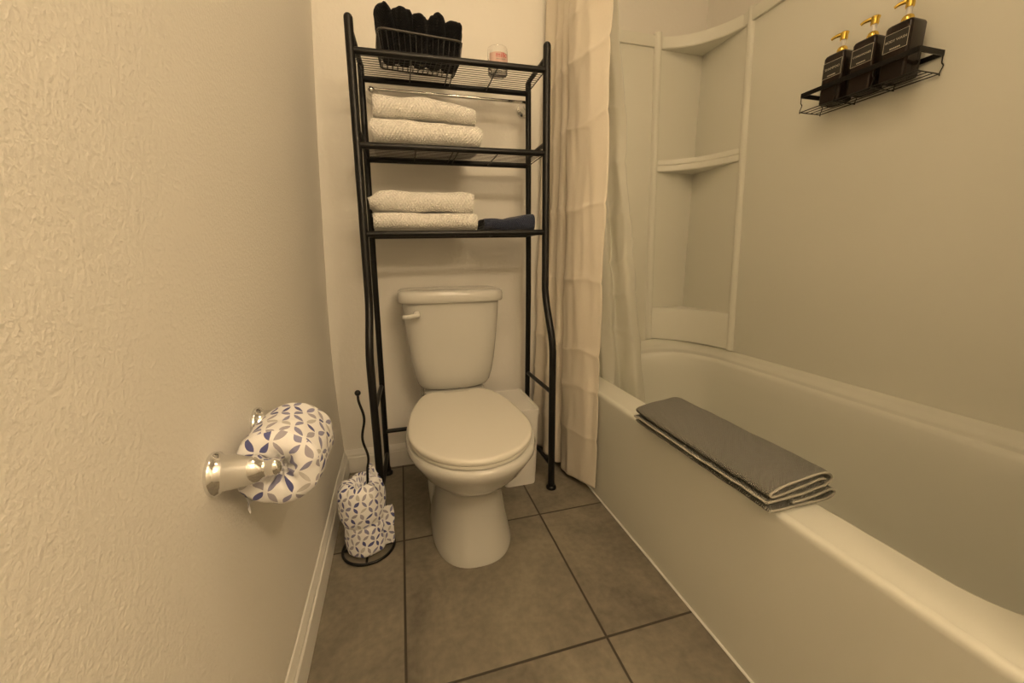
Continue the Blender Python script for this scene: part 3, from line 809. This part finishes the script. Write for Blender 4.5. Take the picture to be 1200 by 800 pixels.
# twisted tissue tuft and side flap
bm = bmesh.new(); rings = []
for j in range(14):
    t = j/13; rings.append([(SX+.030-.010*t+math.cos(2*PI*k/14)*(.011*(1-.2*math.sin(t*6))+.0035*math.sin(k*2.2+t*5))*(1-.45*t), SY+.035+math.sin(2*PI*k/14)*(.009+.003*math.sin(k*3.1))*(1-.45*t), .222+.040*t+.003*math.sin(k*2.0)) for k in range(14)])
loft(bm, rings, False, True, uvf=lambda i, j: (i*.004, j*.004)); obj('tissue_tuft', bm, MT['leaf'], sr, 70)
bm = bmesh.new(); rings = []
for j in range(13):
    t = j/12; rings.append([(SX+.050+.034*s*(1-.35*abs(t-.35))+.002*math.sin(t*9), SY-.030-.012*s+.004*math.sin(t*7+s*2), .150-.128*t+.012*s) for s in (0, .25, .5, .75, 1)])
loft(bm, rings, closed=False, uvf=lambda i, j: (i*.008, j*.011)); o = obj('tissue_flap', bm, MT['leaf'], sr, 60)

# ================================================================== CURTAIN, LINER, ROD
cr = thing('curtain_rod', 'chrome shower curtain rod above the tub edge', 'curtain rod', (.93, -.76, 2.0))
bm = bmesh.new(); tube(bm, [(.93, -.002, 2.0), (.93, -1.534, 2.0)], .0125, 20); obj('rod', bm, MT['chrome'], cr, 60)
for y, s in ((0, -1), (-1.535, 1)):
    bm = bmesh.new(); lathe(bm, [(.03, 0), (.03, .006*s), (.02, .014*s), (.014, .02*s)], (.93, y, 2.0), 'y', 24); obj('flange', bm, MT['chrome'], cr, 60)
def cloth_sheet(name, ctrl_top, ctrl_bot, zt, zb, mat, t, k=10, nz_=60, amp=.003, seed=0, hem=None, ease=1.0, creases=()):
    """sheet whose plan curve goes from ctrl_top (at zt) to ctrl_bot (at zb)"""
    T = smooth_path([(x, y, 0) for x, y in ctrl_top], k); B = smooth_path([(x, y, 0) for x, y in ctrl_bot], k)
    bm = bmesh.new(); rings = []
    for j in range(nz_+1):
        f = j/nz_; g = f**ease; rg = []
        for i, (a, b) in enumerate(zip(T, B)):
            u = i/(len(T)-1); p = a.lerp(b, g)
            z1 = zb if hem is None else zb+hem(u)
            z = zt+(z1-zt)*f
            q = (p.x*2, p.y*6, z)
            p2 = Vector((p.x+amp*nz(q, 5, seed), p.y+amp*nz(q, 4, seed+3), z))
            for cz_, w_, d_ in creases:
                zz = cz_+.02*nz((u*3, 0, cz_), 2, seed)
                p2.x -= d_*math.exp(-abs(z-zz)/w_)
            rg.append(p2)
        rings.append(rg)
    loft(bm, rings, closed=False)
    o = obj(name, bm, mat, None, 70)
    m = o.modifiers.new('thickness', 'SOLIDIFY'); m.thickness = t; m.offset = 0
    return o
top = [(.862, -.045), (.885, -.09), (.868, -.14), (.905, -.175), (.862, -.205), (.862, -.235), (.890, -.25), (.846, -.275), (.852, -.34), (.874, -.405), (.903, -.448)]
bot = [(.800, -.030), (.835, -.07), (.822, -.13), (.852, -.165), (.835, -.185), (.842, -.215), (.872, -.225), (.850, -.255), (.852, -.32), (.874, -.39), (.901, -.455)]
cur = cloth_sheet('shower_curtain', top, bot, 1.985, .022, MT['curtain'], .0015, 10, 280, .006, 2, hem=lambda u: .014*sst((u-.75)/.25), ease=.8,
                  creases=((1.63, .010, .005), (1.50, .012, .006), (1.30, .011, .005), (1.04, .011, .006), (.80, .012, .005), (.54, .014, .006), (.40, .012, .005), (.22, .014, .005)))
tag(cur, 'cream linen shower curtain gathered at the far end of the tub', 'shower curtain')
top = [(.925, -.12), (.935, -.16), (.925, -.20), (.937, -.25), (.925, -.30), (.935, -.35)]
bot = [(1.035, -.14), (1.065, -.20), (1.035, -.26), (1.08, -.30), (1.12, -.26), (1.15, -.33), (1.20, -.31)]
top.insert(3, (.931, -.22))
lin = cloth_sheet('shower_liner', top, bot, 1.98, .22, MT['liner'], .0006, 8, 240, .012, 6, ease=1.1,
                  creases=((1.56, .012, .006), (1.38, .012, .006), (1.20, .012, .007), (1.02, .012, .006), (.86, .012, .007), (.74, .012, .006), (.6, .012, .006)))
tag(lin, 'frosted translucent shower liner hanging inside the tub beside the curtain', 'shower liner')

# ================================================================== SHOWER CADDY
cd = thing('shower_caddy', 'black wire shower caddy fixed high on the right wall', 'shower caddy', (1.575, -.72, 1.305))
CX0, CX1, CY0, CY1, CZ, RZ = 1.490, 1.578, -.578, -.868, 1.306, 1.352
bm = bmesh.new()
def flat(bm, p, q, h=.006, w=.0016):
    p, q = Vector(p), Vector(q); d = (q-p).normalized(); s = Vector((-d.y, d.x, 0))*w
    v = []
    for e in (p, q):
        for a, b in ((-1, -1), (1, -1), (1, 1), (-1, 1)): v.append(bm.verts.new(e+s*a+Vector((0, 0, h*b))))
    for f in ((0,1,2,3),(7,6,5,4),(0,4,5,1),(1,5,6,2),(2,6,7,3),(3,7,4,0)): bm.faces.new([v[i] for i in f])
cor = [(CX0, CY0+.0, RZ), (CX0, CY1, RZ), (CX1, CY1, RZ), (CX1, CY0, RZ)]
for a, b in zip(cor, cor[1:]+cor[:1]): flat(bm, a, b)
obj('top_rail', bm, MT['black'], cd, 0)
bm = bmesh.new()
fl = [(CX0+.004, CY0, CZ), (CX0+.004, CY1, CZ), (CX1-.002, CY1, CZ), (CX1-.002, CY0, CZ)]
for a, b in zip(fl, fl[1:]+fl[:1]): tube(bm, [a, b], .0014, 6)
for i in range(1, 4):
    x = CX0+.004+(CX1-CX0-.006)*i/4; tube(bm, [(x, CY0, CZ), (x, CY1, CZ)], .0012, 6)
obj('base_wires', bm, MT['wire'], cd, 60)
for y in (CY0, CY0-.10, CY0-.195, CY1):
    for x in (CX0+.002, CX1-.001):
        bm = bmesh.new(); tube(bm, smooth_path([(x, y, RZ), (x, y, RZ-.02), (x+(.002), y-.003, RZ-.028), (x, y, CZ+.004), (x, y, CZ-.004)], 4), .0013, 6); obj('upright_wire', bm, MT['wire'], cd, 60)
for y in (CY0-.10, CY0-.195):
    bm = bmesh.new(); tube(bm, [(CX0+.002, y, CZ-.003), (CX1, y, CZ-.003)], .0014, 6); obj('cross_wire', bm, MT['wire'], cd, 60)
for yy in (CY1+.06, CY0-.10):
    bm = bmesh.new(); box(bm, CX1-.001, 1.5825, yy, yy+.04, RZ-.01, RZ+.006, .001); obj('wall_pad', bm, MT['black'], cd, 0)

# ------------------------------------------------------------------ bottles
BG = 'pump bottles in the shower caddy'
def make_bottle(yc, word, label, tsize):
    b = thing('pump_bottle', label, 'bottle', (1.532, yc, 1.3085), BG)
    x0, x1, y0, y1, z0, z1 = 1.504, 1.560, yc+.029, yc-.029, 1.3085, 1.440
    bm = bmesh.new()
    def rr(z, d, r): return rrect(x0+d, x1-d, y0-d, y1+d, (r,)*4, 5, lambda x, y: z)
    loft(bm, [rr(z0, .004, .006), rr(z0+.002, .001, .007), rr(z0+.006, 0, .007), rr(z1-.008, 0, .007), rr(z1-.003, .002, .007), rr(z1, .006, .006), rr(z1+.001, .012, .006)])
    obj('bottle_body', bm, MT['bottle'], b, 35)
    bm = bmesh.new(); box(bm, x0-.0006, x0, yc-.026, yc+.026, 1.377, 1.419); lb = obj('label', bm, MT['label'], b, 0)
    for (ya, yb_, za, zb_) in ((-.026, .026, 1.4181, 1.419), (-.026, .026, 1.377, 1.3778), (-.026, -.0252, 1.377, 1.419), (.0252, .026, 1.377, 1.419)):
        bm = bmesh.new(); box(bm, x0-.0010, x0-.0004, yc+ya, yc+yb_, za, zb_); obj('label_border', bm, MT['ink'], lb, 0)
    # text on the face looking towards -x
    rot = Matrix(((0, 0, -1, 0), (-1, 0, 0, 0), (0, 1, 0, 0), (0, 0, 0, 1)))
    text_part('label_text', word, tsize, MT['ink'], lb if False else b, Matrix.Translation((x0-.0008, yc, 1.4005)) @ rot)
    bm = bmesh.new()
    for k in range(6): box(bm, x0-.0010, x0-.0004, yc-.011+.0038*k, yc-.0082+.0038*k, 1.3815, 1.3842)
    obj('label_line', bm, MT['ink'], b, 0)
    zc = z1+.001
    bm = bmesh.new(); lathe(bm, [(.0135, 0), (.0135, .004), (.0125, .010), (.011, .014), (.0085, .0165), (.006, .018)], (1.532, yc, zc), 'z', 28); obj('collar', bm, MT['gold'], b, 50)
    bm = bmesh.new(); lathe(bm, [(.0062, .015), (.0062, .034), (.0055, .036)], (1.532, yc, zc), 'z', 20); obj('pump_stem', bm, MT['white_plastic'], b, 50)
    bm = bmesh.new()
    lathe(bm, [(.0085, .034), (.0092, .037), (.0088, .045), (.0100, .048), (.0108, .052), (.008, .0545), (.001, .055)], (1.532, yc, zc), 'z', 24)
    pts = smooth_path([(1.532, yc, zc+.0495), (1.526, yc+.010, zc+.0495), (1.521, yc+.020, zc+.0475), (1.518, yc+.026, zc+.0435)], 4)
    tube(bm, pts, [.0062-.0030*i/(len(pts)-1) for i in range(len(pts))], 12)
    obj('pump_head', bm, MT['gold'], b, 50)
    return b
make_bottle(-.652, 'SHAMPOO', 'black pump bottle marked shampoo with gold pump, farthest along the wall caddy', .0086)
make_bottle(-.729, 'CONDITIONER', 'black pump bottle marked conditioner, middle of the three in the wall caddy', .0064)
make_bottle(-.806, 'BODY WASH', 'black pump bottle marked body wash, nearest end of the wall caddy', .0078)

# ================================================================== FOLDED BATH MAT on the tub rim
bm_ = thing('bath_mat', 'grey terry bath mat folded in layers over the tub rim', 'bath mat', (.97, -.92, .402))
ME0, ME1 = -.700, -1.128
t = .0072
def matlayer(path, seed, t=.0072, e=(ME1, ME0)):
    b = bmesh.new(); ribbon(b, smooth2(path), t, e, 'y', .0018, seed, 44); return b
def smooth2(p): return [(q.x, q.y) for q in smooth_path([(a, b, 0) for a, b in p], 5)]
Z0 = .4072
# bottom layers draped across the rim and poking out past its outer edge
lower = [(.892, Z0+.0015), (.935, Z0), (.975, Z0), (1.008, Z0), (1.036, Z0+.001), (1.052, Z0+.009), (1.042, Z0+.0185), (1.025, Z0+.0175), (.985, Z0+.0095), (.945, Z0+.0085)]
upper = [(.886, Z0+.017), (.92, Z0+.0175), (.960, Z0+.019), (1.005, Z0+.0275), (1.026, Z0+.031), (1.040, Z0+.041), (1.032, Z0+.053), (1.008, Z0+.058), (.975, Z0+.053), (.925, Z0+.045), (.898, Z0+.039), (.891, Z0+.033), (.900, Z0+.0275), (.935, Z0+.0295), (.975, Z0+.0375), (1.005, Z0+.045), (1.022, Z0+.044)]
obj('fold', matlayer(lower, 41, e=(ME1-.002, ME0)), MT['mat'], bm_, 60)
obj('fold', matlayer(upper, 42), MT['mat'], bm_, 60)
# hems: pale piping along the cut ends
for path, e, sd in ((lower, ME1-.003, 41), (upper, ME1-.001, 42)):
    b = bmesh.new(); pts = [(a, e, z) for a, z in smooth2(path)]
    pp = []
    for q in pts:
        p = Vector(q); p.z += nz(p, 9, sd)*.0018*1.6+nz(p, 26, sd+1)*.0018; p.x += nz(p, 11, sd+2)*.0018*1.3; pp.append(p)
    tube(b, pp, .0025, 8); obj('hem', b, MT['matedge'], bm_, 60)
b = bmesh.new(); pp = []
for i in range(45):
    y = ME1+(ME0-ME1)*i/44; p = Vector((.886, y, Z0+.017)); p.z += nz(p, 9, 42)*.0018*1.6+nz(p, 26, 43)*.0018; p.x += nz(p, 11, 44)*.0018*1.3-.001; pp.append(p)
tube(b, pp, .0025, 8); obj('hem', b, MT['matedge'], bm_, 60)

# ================================================================== LAMPS (above and behind the camera)
cl = thing('ceiling_light', 'round glowing flush ceiling light above the tub edge', 'ceiling light', CEIL_LAMP)
bm = bmesh.new(); lathe(bm, [(.15, 0), (.155, -.012), (.15, -.02)], CEIL_LAMP, 'z', 40); obj('base_plate', bm, MT['nickel'], cl, 50)
bm = bmesh.new(); lathe(bm, [(.14, -.018), (.137, -.035), (.12, -.055), (.08, -.07), (.03, -.076), (.001, -.077)], CEIL_LAMP, 'z', 40); obj('diffuser', bm, MT['lamp'], cl, 50)
vl = thing('vanity_light', 'three-bulb vanity light on the wall behind the camera', 'wall light', (.78, -2.45, 1.93))
bm = bmesh.new(); box(bm, .46, 1.10, -2.45, -2.425, 1.88, 1.98, .004); obj('back_plate', bm, MT['nickel'], vl, 30)
for x in (.56, .78, 1.00):
    bm = bmesh.new(); ball(bm, (x, -2.345, 1.93), .055, 24); obj('bulb', bm, MT['bulb'], vl, 60)
    bm = bmesh.new(); lathe(bm, [(.02, 0), (.02, .05)], (x, -2.43, 1.93), 'y', 16); obj('socket', bm, MT['nickel'], vl, 50)
